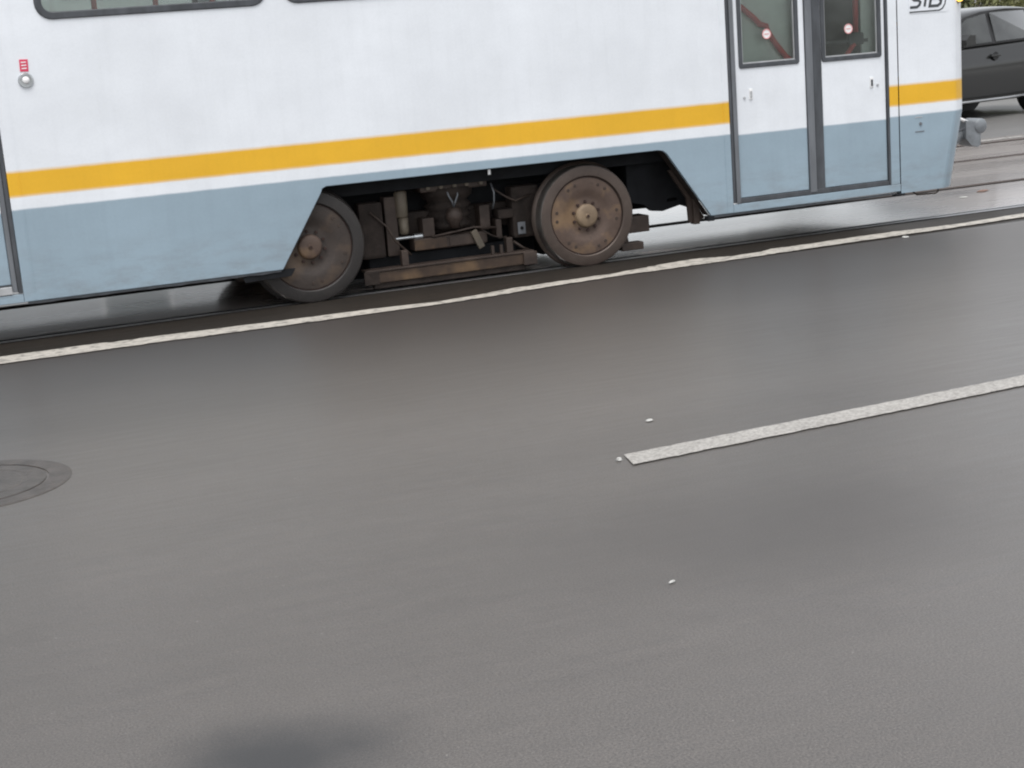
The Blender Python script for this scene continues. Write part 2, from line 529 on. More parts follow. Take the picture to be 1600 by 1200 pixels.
def plate_mesh(name, outer, holes=(), y=0.0, t=0.02, bevel=0.0):
    """flat plate in the XZ plane with holes: front face at y, back at y+t"""
    cu = bpy.data.curves.new(name, 'CURVE')
    cu.dimensions = '2D'
    cu.fill_mode = 'BOTH'
    cu.extrude = max(t / 2 - bevel, 0.0001)
    cu.bevel_depth = bevel
    cu.bevel_resolution = 1
    if bevel:
        cu.offset = -bevel
    for loop in [outer] + list(holes):
        sp = cu.splines.new('POLY')
        sp.points.add(len(loop) - 1)
        for p, q in zip(sp.points, loop):
            p.co = (q[0], q[1], 0, 1)
        sp.use_cyclic_u = True
    o = bpy.data.objects.new('tmp', cu)
    COL.objects.link(o)
    dg = bpy.context.evaluated_depsgraph_get()
    me = bpy.data.meshes.new_from_object(o.evaluated_get(dg))
    bpy.data.objects.remove(o)
    bpy.data.curves.remove(cu)
    me.name = name
    for v in me.vertices:
        x, z, h = v.co
        v.co = (x, y + t / 2 - h, z)
    bm = bmesh.new()
    bm.from_mesh(me)
    bmesh.ops.remove_doubles(bm, verts=bm.verts, dist=1e-5)
    bmesh.ops.recalc_face_normals(bm, faces=bm.faces)
    bm.to_mesh(me)
    bm.free()
    for p in me.polygons:
        p.use_smooth = False
    return me

def plate(name, outer, holes, y, t, mat, parent, bevel=0.0):
    return link(name, plate_mesh(name, outer, holes, y, t, bevel), mat, parent)

def ring(name, x0, x1, z0, z1, r, w, y, t, mat, parent, bevel=0.0):
    return plate(name, rrect(x0, x1, z0, z1, r), [rrect(x0 + w, x1 - w, z0 + w, z1 - w, max(r - w, 0.004))], y, t, mat, parent, bevel)

def loft_mesh(name, rows, close_ends=True, cyclic=False):
    n = len(rows[0])
    vs = [p for r in rows for p in r]
    fs = []
    for i in range(len(rows) - 1):
        for k in range(n if cyclic else n - 1):
            k2 = (k + 1) % n
            fs.append((i * n + k, i * n + k2, (i + 1) * n + k2, (i + 1) * n + k))
    if close_ends:
        fs.append(tuple(range(n))[::-1])
        fs.append(tuple((len(rows) - 1) * n + k for k in range(n)))
    me = mesh_from(name, vs, fs)
    bm = bmesh.new()
    bm.from_mesh(me)
    bmesh.ops.recalc_face_normals(bm, faces=bm.faces)
    bm.to_mesh(me)
    bm.free()
    return me

def sheet(name, x0, x1, y0, y1, z, mat):
    me = mesh_from(name, [(x0, y0, z), (x1, y0, z), (x1, y1, z), (x0, y1, z)], [(0, 1, 2, 3)])
    return struct(link(name, me, mat))

# ------------------------------------------------------------------ ground, roads, tracks
RY = 0.15            # gauge side of the near rail
G = 1.435
RAILS = [(RY, 1), (RY + G, -1), (3.40, 1), (3.40 + G, -1)]   # (gauge edge, +1 = groove on far side)
XL, XR = -120, 160
sheet('ground', -400, 400, -300, 500, -0.09, 'soil')
sheet('road', XL, XR, -30, -0.52, 0.0, 'asphalt')
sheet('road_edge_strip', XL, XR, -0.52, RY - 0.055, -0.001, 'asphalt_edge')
sheet('track_bed', XL, XR, RY + 0.075, RY + G - 0.075, 0.0, 'concrete')
sheet('track_bed', XL, XR, RY + G + 0.055, 3.40 - 0.055, 0.0, 'concrete_mid')
sheet('track_bed', XL, XR, 3.475, 3.40 + G - 0.075, 0.0, 'concrete_far')
sheet('track_bed', XL, XR, 3.40 + G + 0.055, 5.35, 0.0, 'concrete_far')
sheet('far_road', XL, XR, 5.35, 12.6, 0.0, 'asphalt_far')
sheet('pavement', XL, XR, 12.75, 15.2, 0.12, 'paving')
struct(link('kerb', box_mesh('kerb', XL, XR, 12.6, 12.75, -0.05, 0.123, 0.0), 'kerb'))

def rail(y, s, head='steel_rail'):
    a, b, c = y - s * 0.055, y, y + s * 0.056
    d = y + s * 0.075
    prof = [(a, -0.08), (a, 0.002), (a + s * 0.006, 0.005), (b - s * 0.008, 0.005), (b, -0.002), (b, -0.045), (c, -0.045), (c, 0.0), (d, 0.002), (d, -0.08)]
    xs = [XL] + [x * 2.0 for x in range(-10, 16)] + [XR]
    rows = [[(x, p[0], p[1]) for p in prof] for x in xs]
    me = loft_mesh('tram_rail', rows, False)
    me.materials.append(M[head])
    me.materials.append(M['rail_groove'])
    n = len(prof) - 1
    for i, p in enumerate(me.polygons):
        ys = [abs(me.vertices[v].co.z) for v in p.vertices]
        zs = [me.vertices[v].co.z for v in p.vertices]
        if min(zs) < -0.02:
            p.material_index = 1
    o = link('tram_rail', me, None)
    return struct(o)
for (y, s), hm in zip(RAILS, ('steel_rail', 'dull_rail', 'dull_rail', 'dull_rail')):
    rail(y, s, hm)

# solid white line beside the rail: hand-laid, uneven width, as measured along its edges
top = [(-40, -1.4), (-8, -0.55), (-2.92, -0.395), (-2.36, -0.393), (-2.31, -0.425), (-2.07, -0.42), (-1.34, -0.469), (-0.72, -0.515), (-0.38, -0.569), (-0.1, -0.51), (0.12, -0.457),
       (0.45, -0.43), (0.84, -0.415), (1.05, -0.36), (1.26, -0.307), (1.47, -0.275), (1.60, -0.33), (1.70, -0.375), (1.95, -0.35), (2.05, -0.30), (2.21, -0.31), (2.63, -0.286), (3.0, -0.27), (3.25, -0.30), (3.62, -0.311), (4.18, -0.235), (8, -0.12), (60, 1.0)]
bot = [(-40, -1.64), (-8, -0.78), (-2.93, -0.624), (-2.36, -0.63), (-2.31, -0.63), (-2.1, -0.632), (-1.38, -0.66), (-0.73, -0.665), (-0.37, -0.668), (-0.1, -0.64), (0.1, -0.61),
       (0.42, -0.57), (0.78, -0.535), (1.02, -0.53), (1.24, -0.528), (1.45, -0.526), (1.54, -0.526), (1.62, -0.524), (1.86, -0.51), (2.0, -0.50), (2.16, -0.49), (2.52, -0.469), (2.9, -0.46), (3.14, -0.456), (3.5, -0.44), (4.04, -0.401), (7.9, -0.30), (60, 0.8)]
def ribbon(name, top, bot, z, mat, sub=6, jit=0.008):
    def dense(l):
        out = []
        for (x0, y0), (x1, y1) in zip(l[:-1], l[1:]):
            n = sub if abs(x1 - x0) < 3 else 1
            for k in range(n):
                t = k / n
                out.append((x0 + (x1 - x0) * t, y0 + (y1 - y0) * t + (random.uniform(-jit, jit) if n > 1 else 0)))
        out.append(l[-1])
        return out
    t, b = dense(top), dense(bot)
    vs = [(x, y, z) for x, y in t] + [(x, y, z) for x, y in b]
    n = len(t)
    fs = [(i, n + i, n + i + 1, i + 1) for i in range(n - 1)]
    return struct(link(name, mesh_from(name, vs, fs), mat))
ribbon('solid_white_line', top, bot, 0.006, 'line')
def dash(x0, L):
    f = lambda x: -4.418 + 0.054 * x
    xs = [x0 + L * k / 40 for k in range(41)]
    t = [(x, f(x) + 0.07) for x in xs]
    b = [(x - 0.03, f(x) - 0.07) for x in xs]
    return ribbon('lane_dash', t, b, 0.005, 'dash', 2, 0.004)
dash(-1.0, 3.0)
dash(-9.0, 3.0)
ribbon('far_edge_line', [(XL, 5.16), (XR, 5.16)], [(XL, 5.03), (XR, 5.03)], 0.004, 'farline')

# ------------------------------------------------------------------ tram
TR = root('tram', (-2.6, 1.1, 0.0), 'white tram with yellow stripe, grey skirt and rusty wheels standing on the rails', 'tram')
W = 2.2            # body width
XB = -9.0          # rear of the modelled body
WZ0, WZ1 = 1.822, 2.72

arch = [(-1.19, 0.236), (-0.905, 0.676), (-0.895, 0.70), (-0.87, 0.712), (1.40, 0.712), (1.435, 0.706), (1.465, 0.685), (1.49, 0.65), (1.775, 0.236)]
wins = [(-2.43, -1.125), (-1.01, 0.295), (0.41, 1.70)]
outer = [(-2.72, 0.236)] + arch + [(1.95, 0.236), (1.95, 2.95), (-2.72, 2.95)]
side = plate('side_panel', outer, [rrect(a, b, WZ0, WZ1, 0.085) for a, b in wins], 0.0, 0.03, 'paint', TR, 0.004)
# sill under the doors, post beside the front door, band above the doors
plate('door_sill', [(1.951, 0.236), (3.299, 0.241), (3.299, 0.292), (1.951, 0.292)], [], 0.0, 0.03, 'paint', TR, 0.003)
plate('door_post', [(3.222, 0.293), (3.296, 0.293), (3.296, 2.95), (3.222, 2.95)], [], 0.001, 0.03, 'paint', TR, 0.003)
plate('door_header', [(1.951, 2.62), (3.221, 2.62), (3.221, 2.95), (1.951, 2.95)], [], 0.0, 0.03, 'paint', TR, 0.003)
# body behind the left-hand door and rear half
plate('door_sill', [(-3.995, 0.236), (-2.721, 0.236), (-2.721, 0.285), (-3.995, 0.285)], [], 0.0, 0.03, 'paint', TR, 0.003)
plate('door_header', [(-3.995, 2.62), (-2.721, 2.62), (-2.721, 2.95), (-3.995, 2.95)], [], 0.0, 0.03, 'paint', TR, 0.003)
rear_w = [(-5.4, -4.15), (-6.8, -5.55), (-8.2, -6.95)]
plate('side_panel', [(XB, 0.236), (-3.996, 0.236), (-3.996, 2.95), (XB, 2.95)], [rrect(a, b, WZ0, WZ1, 0.085) for a, b in rear_w], 0.0, 0.03, 'paint', TR, 0.004)
# far side wall, seen through the windows
far_w = wins + rear_w + [(-3.9, -2.6), (1.9, 3.2)]
fouter = [(XB, 0.236), (-1.19, 0.236), (-0.88, 0.712), (1.44, 0.712), (1.775, 0.236), (3.299, 0.236), (3.299, 2.95), (XB, 2.95)]
plate('side_panel', fouter, [rrect(a, b, 1.75, WZ1, 0.085) for a, b in far_w], W - 0.03, 0.03, 'paint', TR)
for a, b in far_w:
    w = ring('window', a - 0.01, b + 0.01, 1.74, WZ1 + 0.01, 0.09, 0.035, W - 0.036, 0.042, 'seal', TR)
    plate('pane', rrect(a + 0.015, b - 0.015, 1.765, WZ1 - 0.015, 0.07), [], W - 0.018, 0.005, 'glass', w)

# roof
rows = []
for x in (XB, 3.30):
    pts = []
    for k in range(17):
        t = math.pi * k / 16
        pts.append((x, W / 2 - (W / 2) * math.copysign(abs(math.cos(t)) ** 0.6, math.cos(t)), 2.95 + 0.30 * math.sin(t) ** 0.7))
    rows.append(pts)
link('roof', loft_mesh('roof', rows), 'white_plain', TR, True)

# nose: lofted, tapering in plan, lower part raked back
plan = [(3.302, 0.0), (3.60, 0.0), (3.765, 0.0), (3.79, 0.006), (3.845, 0.04), (3.90, 0.09), (4.0, 0.25), (4.08, 0.5), (4.12, 0.85), (4.13, 1.1)]
plan = plan + [(x, W - y) for x, y in plan[:-1][::-1]]
rows = []
for z, off, topr in ((0.226, 0.115, 0), (0.30, 0.10, 0), (0.76, 0.0, 0), (0.80, 0.0, 0), (1.75, 0.0, 0), (2.6, 0.28, 0), (2.95, 0.42, 0), (3.2, 0.62, 0.4)):
    rows.append([(x if x < 3.31 else max(3.31, x - off * min(1, (x - 3.30) / 0.42)), y + (W / 2 - y) * topr, z) for x, y in plan])
nose = link('nose', loft_mesh('nose', rows), 'paint', TR)
# windscreen on the front of the nose
ws = [(y, z) for y, z in rrect(0.25, W - 0.25, 1.35, 2.5, 0.12)]
vs = []
for y, z in ws:
    off = 0.0 if z < 1.75 else (z - 1.75) / 0.85 * 0.28
    xs = [p for p in plan]
    xx = 0
    for (xa, ya), (xb, yb) in zip(plan[:-1], plan[1:]):
        if ya <= y <= yb and yb > ya:
            xx = xa + (xb - xa) * (y - ya) / (yb - ya)
    vs.append((xx - off + 0.012, y, z))
link('windscreen', mesh_from('windscreen', vs, [tuple(range(len(vs)))]), 'car_glass', TR)

for x in (-2.655, 1.905):
    box('panel_seam', x - 0.004, x + 0.004, -0.002, 0.002, 0.245, 1.80, 'paint', TR)
# ---- side windows
for i, (a, b) in enumerate(wins + rear_w):
    w = ring('window', a - 0.012, b + 0.012, WZ0 - 0.012, WZ1 + 0.012, 0.095, 0.042, -0.009, 0.045, 'seal', TR, 0.006)
    plate('pane', rrect(a + 0.02, b - 0.02, WZ0 + 0.02, WZ1 - 0.02, 0.07), [], 0.012, 0.005, 'glass', w)

# ---- doors
def door_leaf(x0, x1, z0, z1, wx0, wx1, wz0, wz1, lock_x, lock_col, sticker=None):
    d = plate('door', [(x0, z0), (x1, z0), (x1, z1), (x0, z1)], [rrect(wx0, wx1, wz0, wz1, 0.02)], 0.014, 0.03, 'door_paint', TR, 0.003)
    ring('window_seal', wx0 - 0.012, wx1 + 0.012, wz0 - 0.012, wz1 + 0.012, 0.02, 0.03, 0.006, 0.04, 'seal', d, 0.004)
    ring('inner_trim', wx0 + 0.012, wx1 - 0.012, wz0 + 0.012, wz1 - 0.012, 0.012, 0.014, 0.018, 0.02, 'alu_light', d)
    plate('pane', rrect(wx0 + 0.01, wx1 - 0.01, wz0 + 0.01, wz1 - 0.01, 0.012), [], 0.022, 0.005, 'glass', d)
    k = 1 if lock_x < (x0 + x1) / 2 else -1
    box('lock_plate', lock_x - 0.013, lock_x + 0.013, 0.008, 0.0142, 0.985, 1.055, 'white_plain', d, 0.002)
    box('lock_slot', lock_x - 0.007, lock_x + 0.007, 0.004, 0.0082, 0.995, 1.04, lock_col, d)
    link('key_hole', lathe_mesh('key_hole', [(0.0, 0.005), (0.007, 0.005), (0.010, 0.0142)], 'Y', 12, (lock_x - k * 0.05, 0, 1.0)), 'alu_light', d)
    if sticker:
        s = link('sticker', lathe_mesh('sticker', [(0.0, 0.0), (0.034, 0.0), (0.034, 0.001)], 'Y', 24, (sticker[0], 0.0195, sticker[1])), 'white_plain', d)
        vs, fs = [], []
        return d, s
    return d, None

def sticker_ring(x, z, parent):
    o = plate('sticker_print', [(x + 0.034 * math.cos(t * 0.35), z + 0.034 * math.sin(t * 0.35)) for t in range(18)],
              [[(x + 0.027 * math.cos(t * 0.35), z + 0.027 * math.sin(t * 0.35)) for t in range(18)]], 0.0178, 0.0012, 'sticker_pink', parent)
    box('sticker_print', x - 0.018, x + 0.018, 0.0178, 0.0190, z - 0.003, z + 0.003, 'sticker_pink', parent)
ZD0, ZD1 = 0.33, 2.60
dL, sL = door_leaf(2.012, 2.556, ZD0, ZD1, 2.055, 2.500, 1.205, 2.50, 2.125, 'alu_light', (2.27, 1.407))
dR, sR = door_leaf(2.686, 3.200, ZD0, ZD1, 2.700, 3.160, 1.200, 2.50, 3.085, 'seal', (2.915, 1.397))
sticker_ring(2.27, 1.407, dL)
sticker_ring(2.915, 1.397, dR)
dX, _ = door_leaf(-3.34, -2.778, ZD0 + 0.015, ZD1, -3.28, -2.84, 1.20, 2.50, -3.25, 'seal')
dY, _ = door_leaf(-3.95, -3.40, ZD0 + 0.015, ZD1, -3.89, -3.46, 1.20, 2.50, -3.50, 'seal')
# door frames: rubber strips standing beside and between the leaves, and threshold
def upright(x0, x1, z0, z1, y0, y1, mat, name='door_frame', bev=0.004):
    return box(name, x0, x1, y0, y1, z0, z1, mat, TR, bev)
upright(1.953, 1.975, 0.30, 2.61, 0.004, 0.05, 'seal')
upright(1.977, 2.009, 0.296, 2.61, -0.004, 0.05, 'alu')
upright(2.560, 2.612, 0.31, 2.61, -0.002, 0.05, 'alu')
upright(2.616, 2.682, 0.31, 2.61, 0.004, 0.05, 'seal')
upright(3.204, 3.220, 0.295, 2.61, -0.002, 0.05, 'seal')
box('threshold', 2.011, 3.203, 0.002, 0.10, 0.294, 0.327, 'seal', TR, 0.004)
upright(-2.776, -2.748, 0.30, 2.61, 0.004, 0.05, 'alu')
upright(-2.746, -2.722, 0.29, 2.61, -0.002, 0.05, 'seal')
upright(-3.398, -3.342, 0.30, 2.61, 0.0, 0.05, 'seal')
upright(-3.99, -3.952, 0.29, 2.61, 0.0, 0.05, 'seal')
box('threshold', -3.95, -2.778, -0.004, 0.10, 0.288, 0.335, 'alu_light', TR, 0.004)
box('threshold_lip', -3.95, -2.778, 0.002, 0.03, 0.337, 0.344, 'seal', TR)

# ---- small fittings on the side
plate('warning_label', [(-2.566, 1.537), (-2.520, 1.535), (-2.517, 1.602), (-2.563, 1.604)], [], -0.004, 0.004, 'label_red', TR)
for zz in (1.553, 1.570, 1.587):
    box('label_print', -2.556, -2.528, -0.0052, -0.0042, zz - 0.003, zz + 0.003, 'white_plain', TR)
pb = link('push_button', lathe_mesh('push_button', [(0.0, -0.010), (0.022, -0.010), (0.0225, -0.005), (0.028, -0.005), (0.030, -0.012), (0.038, -0.012), (0.042, -0.007), (0.043, 0.002)], 'Y', 28, (-2.542, 0, 1.487)), 'chrome', TR)
link('button_cap', lathe_mesh('button_cap', [(0.0, -0.016), (0.017, -0.016), (0.021, -0.0101)], 'Y', 20, (-2.542, 0, 1.487)), 'white_plain', pb, True)

# emblem: three outlined slanted letters over a rounded bracket
EMB = plate('emblem', rrect(3.395, 3.735, 1.462, 1.648, 0.03), [], -0.0025, 0.0025, 'paint', TR)
def strokes(name, pts, w, parent, closed=False, sl=0.22):
    """flat mitred polyline in XZ, slanted"""
    P = [Vector((x + (z - 1.5) * sl, z)) for x, z in pts]
    n = len(P)
    L, R = [], []
    for i in range(n):
        a = P[i - 1] if (i > 0 or closed) else None
        b = P[(i + 1) % n] if (i < n - 1 or closed) else None
        d1 = (P[i] - a).normalized() if a is not None else (b - P[i]).normalized()
        d2 = (b - P[i]).normalized() if b is not None else d1
        n1, n2 = Vector((-d1.y, d1.x)), Vector((-d2.y, d2.x))
        m = (n1 + n2)
        m = m / max(m.length_squared / 2, 0.35) if m.length > 1e-6 else n1
        L.append(P[i] + m * w / 2)
        R.append(P[i] - m * w / 2)
    vs, fs = [], []
    for y in (-0.0045, -0.0026):
        vs += [(p.x, y, p.y) for p in L] + [(p.x, y, p.y) for p in R]
    seg = range(n if closed else n - 1)
    for i in seg:
        j = (i + 1) % n
        fs.append((i, j, n + j, n + i))
        fs.append((2 * n + i, 3 * n + i, 3 * n + j, 2 * n + j))
        fs.append((i, 2 * n + i, 2 * n + j, j))
        fs.append((n + i, n + j, 3 * n + j, 3 * n + i))
    return link(name, mesh_from(name, vs, fs), 'logo', parent)
zb, zt = 1.506, 1.604
strokes('letter_s', [(3.405, zb), (3.462, zb), (3.480, zb + 0.014), (3.484, zb + 0.032), (3.470, zb + 0.045), (3.428, zb + 0.049), (3.415, zb + 0.059), (3.415, zb + 0.083), (3.430, zt), (3.482, zt)], 0.018, EMB)
strokes('letter_t', [(3.525, zb), (3.525, zt)], 0.018, EMB)
strokes('letter_t_bar', [(3.495, zt), (3.555, zt)], 0.018, EMB)
strokes('letter_b', [(3.568, zb), (3.635, zb), (3.655, zb + 0.013), (3.657, zb + 0.032), (3.640, zb + 0.046), (3.655, zb + 0.060), (3.655, zb + 0.081), (3.635, zt), (3.568, zt)], 0.019, EMB, True)
strokes('letter_b_bar', [(3.576, zb + 0.048), (3.634, zb + 0.048)], 0.010, EMB)
strokes('emblem_bracket', [(3.41, 1.474), (3.655, 1.474), (3.68, 1.486), (3.694, 1.515), (3.694, 1.60), (3.685, 1.625), (3.66, 1.634), (3.42, 1.634)], 0.009, EMB)
# lamp at the front corner, bolt and jacking mark on the nose, wire loop below
lp = link('marker_lamp', lathe_mesh('marker_lamp', [(0.0, -0.035), (0.016, -0.033), (0.024, -0.022), (0.026, 0.0)], 'Y', 20, (3.838, 0.03, 1.545)), 'amber', TR, True)
link('lamp_bezel', lathe_mesh('lamp_bezel', [(0.0265, -0.010), (0.032, -0.010), (0.034, 0.02)], 'Y', 20, (3.838, 0.03, 1.545), True), 'seal', lp)
link('bolt', lathe_mesh('bolt', [(0.0, -0.006), (0.011, -0.006), (0.013, 0.001)], 'Y', 8, (3.475, 0.0, 0.70)), 'alu', TR)
box('jacking_mark', 3.43, 3.505, -0.0025, 0.001, 0.643, 0.650, 'alu', TR)
box('jacking_mark', 3.43, 3.49, -0.0025, 0.001, 0.745, 0.750, 'alu_light', TR)
link('wire_loop', tube_mesh('wire_loop', [(3.40, 0.02, 0.236), (3.44, 0.01, 0.20), (3.60, 0.01, 0.196), (3.622, 0.012, 0.205), (3.626, 0.015, 0.232)], 0.006, 8), 'soot', TR)
box('hinge_bracket', 3.255, 3.335, 0.0, 0.05, 0.208, 0.2255, 'black', TR, 0.005)
# black edge lip along the skirt, torn rubber flap
def lip(x0, x1, n, z=0.2345):
    t, b = [], []
    for k in range(n + 1):
        x = x0 + (x1 - x0) * k / n
        t.append((x, z))
        b.append((x, z - 0.010 - 0.006 * random.random()))
    plate('skirt_lip', b + t[::-1], [], 0.005, 0.02, 'seal', TR)
lip(1.778, 3.25, 30)
lip(-2.70, -1.20, 24)
plate('mud_flap', [(-1.44, 0.212), (-1.425, 0.182), (-1.30, 0.188), (-1.14, 0.19), (-1.11, 0.234), (-1.40, 0.2335), (-1.41, 0.222)], [], 0.012, 0.02, 'black', TR)
box('arch_foot', 1.752, 1.80, 0.002, 0.06, 0.20, 0.2345, 'black', TR, 0.004)
# inner return of the arch edge
for a, b in zip(arch[:-1], arch[1:]):
    pass
def arch_return():
    P = arch
    rows = [[(x, y, z) for x, z in P] for y in (0.031, 0.12)]
    return link('arch_lining', loft_mesh('arch_lining', rows, False), 'soot', TR)
arch_return()
plate('arch_bracket', [(1.67, 0.19), (1.715, 0.19), (1.79, 0.215), (1.56, 0.56), (1.53, 0.56), (1.66, 0.36)], [], 0.125, 0.02, 'brown', TR)
box('hanger', 1.695, 1.740, 0.10, 0.16, 0.178, 0.40, 'brown', TR, 0.004)
box('cable_tag', 0.205, 0.222, 0.034, 0.038, 0.672, 0.705, 'white_plain', TR)

# ---- underframe
box('underframe', XB, -1.3, 0.35, W - 0.35, 0.34, 0.88, 'black', TR)
box('underframe', -1.3, 1.75, 0.2, W - 0.2, 0.62, 0.88, 'black', TR)
box('underframe', 2.1, 3.9, 0.35, W - 0.35, 0.30, 0.88, 'black', TR)
link('motor', lathe_mesh('motor', [(0.0, 1.45), (0.16, 1.45), (0.21, 1.52), (0.22, 1.9), (0.2, 2.05), (0.0, 2.06)], 'X', 28, (0, 0.95, 0.44)), 'black', TR, True)
link('motor', lathe_mesh('motor', [(0.0, 0.55), (0.2, 0.55), (0.24, 0.7), (0.24, 1.3), (0.0, 1.32)], 'X', 28, (0, 0.95, 0.40)), 'black', TR, True)
link('motor', lathe_mesh('motor', [(0.0, -1.3), (0.2, -1.3), (0.24, -1.1), (0.24, -0.5), (0.0, -0.48)], 'X', 28, (0, 0.95, 0.40)), 'black', TR, True)
plate('hanging_box', [(1.30, 0.36), (1.42, 0.33), (1.48, 0.28), (1.56, 0.27), (1.70, 0.30), (1.84, 0.245), (1.86, 0.62), (1.30, 0.62)], [rrect(1.60, 1.68, 0.33, 0.355, 0.01)], 0.30, 0.05, 'black', TR)
box('cable_duct', 1.30, 2.2, 0.36, 0.75, 0.46, 0.62, 'black', TR)

# ---- bogie
BG = box('bogie_frame', -1.20, 1.20, 0.34, 0.46, 0.30, 0.46, 'soot', TR, 0.02)
box('cross_member', -0.42, 0.42, 0.48, W - 0.48, 0.20, 0.52, 'black', BG)
box('cross_member', -0.9, -0.6, 0.48, W - 0.48, 0.16, 0.60, 'black', BG)
box('cross_member', 0.56, 0.82, 0.48, W - 0.48, 0.16, 0.60, 'black', BG)
box('shade_block', -0.66, 0.66, 0.47, W - 0.75, 0.05, 0.60, 'black', BG)  # black box added to block the bright ground behind the bogie
box('shade_block', 0.67, 1.06, 0.36, W - 0.9, 0.07, 0.55, 'black', BG)  # second added box, closes the bright gap behind the right wheel
box('lower_beam', -0.56, 0.46, 0.30, 0.40, 0.10, 0.20, 'black', BG, 0.01)
bolster = link('bolster_spring', lathe_mesh('bolster_spring', [(0.0, 0.33), (0.13, 0.33), (0.15, 0.36), (0.12, 0.39), (0.155, 0.42), (0.125, 0.45), (0.16, 0.48), (0.13, 0.51), (0.165, 0.54), (0.18, 0.60), (0.0, 0.60)], 'Z', 32, (0.02, 0.36, 0)), 'soot', BG, True)
box('spring_cap', -0.20, 0.26, 0.22, 0.50, 0.585, 0.640, 'brown', BG, 0.01)
for k in range(5):
    x = -0.15 + 0.09 * k + random.uniform(-.01, .01)
    link('bolt', lathe_mesh('bolt', [(0.0, -0.012), (0.014, -0.012), (0.015, 0.0)], 'Y', 6, (x, 0.22, 0.612)), 'damper', BG)
dm = link('damper', lathe_mesh('damper', [(0.0, 0.44), (0.034, 0.44), (0.040, 0.45), (0.042, 0.60), (0.030, 0.615), (0.0, 0.615)], 'Z', 20, (-0.325, 0.26, 0)), 'damper', BG, True)
link('damper_sleeve', lathe_mesh('damper_sleeve', [(0.0, 0.33), (0.022, 0.33), (0.030, 0.345), (0.033, 0.4385), (0.0, 0.4385)], 'Z', 20, (-0.318, 0.26, 0)), 'damper', dm, True)
link('damper_pin', lathe_mesh('damper_pin', [(0.0, -0.38), (0.012, -0.38), (0.012, -0.26), (0.02, -0.258), (0.02, -0.20), (0.0, -0.20)], 'X', 12, (0, 0.26, 0.307)), 'chrome', dm)
box('spring_beam', -0.27, 0.235, 0.22, 0.34, 0.215, 0.295, 'brown', BG, 0.012)
box('spring_plate', -0.27, -0.05, 0.212, 0.2195, 0.222, 0.288, 'beam', BG, 0.003)
box('spring_plate', -0.03, 0.16, 0.213, 0.2195, 0.224, 0.286, 'brown', BG, 0.003)
link('suspension_link', box_mesh('suspension_link', 0.135, 0.180, 0.19, 0.215, 0.185, 0.315, 0.006, (-0.42, 'Y')), 'damper', BG)
link('brake_hose', tube_mesh('brake_hose', [(-0.03, 0.205, 0.60), (-0.02, 0.19, 0.55), (0.0, 0.185, 0.51), (0.01, 0.2, 0.475)], 0.006, 8), 'alu', BG)
link('brake_hose', tube_mesh('brake_hose', [(0.045, 0.205, 0.60), (0.04, 0.19, 0.55), (0.02, 0.185, 0.51), (0.012, 0.2, 0.475)], 0.006, 8), 'alu', BG)
link('spring_seat', lathe_mesh('spring_seat', [(0.0, 0.34), (0.03, 0.34), (0.035, 0.37), (0.055, 0.40), (0.055, 0.43), (0.04, 0.47), (0.0, 0.475)], 'Z', 16, (0.01, 0.205, 0)), 'brown', BG, True)
link('cable', tube_mesh('cable', [(0.285, 0.22, 0.60), (0.295, 0.2, 0.54), (0.292, 0.2, 0.48), (0.285, 0.22, 0.43)], 0.006, 8), 'alu', BG)
box('axle_box', 0.42, 0.62, 0.22, 0.34, 0.22, 0.56, 'soot', BG, 0.02)
pl = box('name_plate', 0.450, 0.505, 0.212, 0.2195, 0.245, 0.325, 'alu', BG, 0.003)
link('plate_bolt', lathe_mesh('plate_bolt', [(0.0, 0.204), (0.010, 0.204), (0.012, 0.2118)], 'Y', 10, (0.478, 0, 0.285)), 'black', pl)
box('side_bracket', 0.32, 0.43, 0.215, 0.34, 0.36, 0.42, 'soot', BG, 0.01)
box('axle_box', -0.62, -0.46, 0.22, 0.34, 0.20, 0.56, 'soot', BG, 0.02)
box('frame_end', 1.20, 1.435, 0.26, 0.42, 0.150, 0.262, 'brown', BG, 0.008)
box('frame_end', -1.42, -1.20, 0.26, 0.42, 0.160, 0.27, 'brown', BG, 0.008)
plate('brake_hanger', [(1.21, 0.06), (1.27, 0.06), (1.25, 0.155), (1.21, 0.155)], [], 0.24, 0.03, 'brown', BG)
box('brake_shoe', 1.18, 1.345, 0.18, 0.26, 0.045, 0.098, 'brown', BG, 0.008)
for x0, x1, z0, z1, y_ in ((-0.44, -0.36, 0.20, 0.58, 0.25), (-0.20, -0.12, 0.30, 0.42, 0.23), (0.20, 0.27, 0.30, 0.46, 0.24), (0.30, 0.34, 0.24, 0.36, 0.22)):
    box('side_bracket', x0, x1, y_, 0.34, z0, z1, 'brown', BG, 0.006)
for pts in ([(-0.55, 0.21, 0.50), (-0.45, 0.20, 0.40), (-0.40, 0.20, 0.30), (-0.30, 0.21, 0.20)], [(0.30, 0.21, 0.56), (0.38, 0.20, 0.50), (0.44, 0.20, 0.47), (0.55, 0.21, 0.50)], [(-0.15, 0.21, 0.30), (0.0, 0.2, 0.315), (0.14, 0.2, 0.33), (0.30, 0.21, 0.31)]):
    link('cable', tube_mesh('cable', pts, 0.007, 8), 'brown', BG)
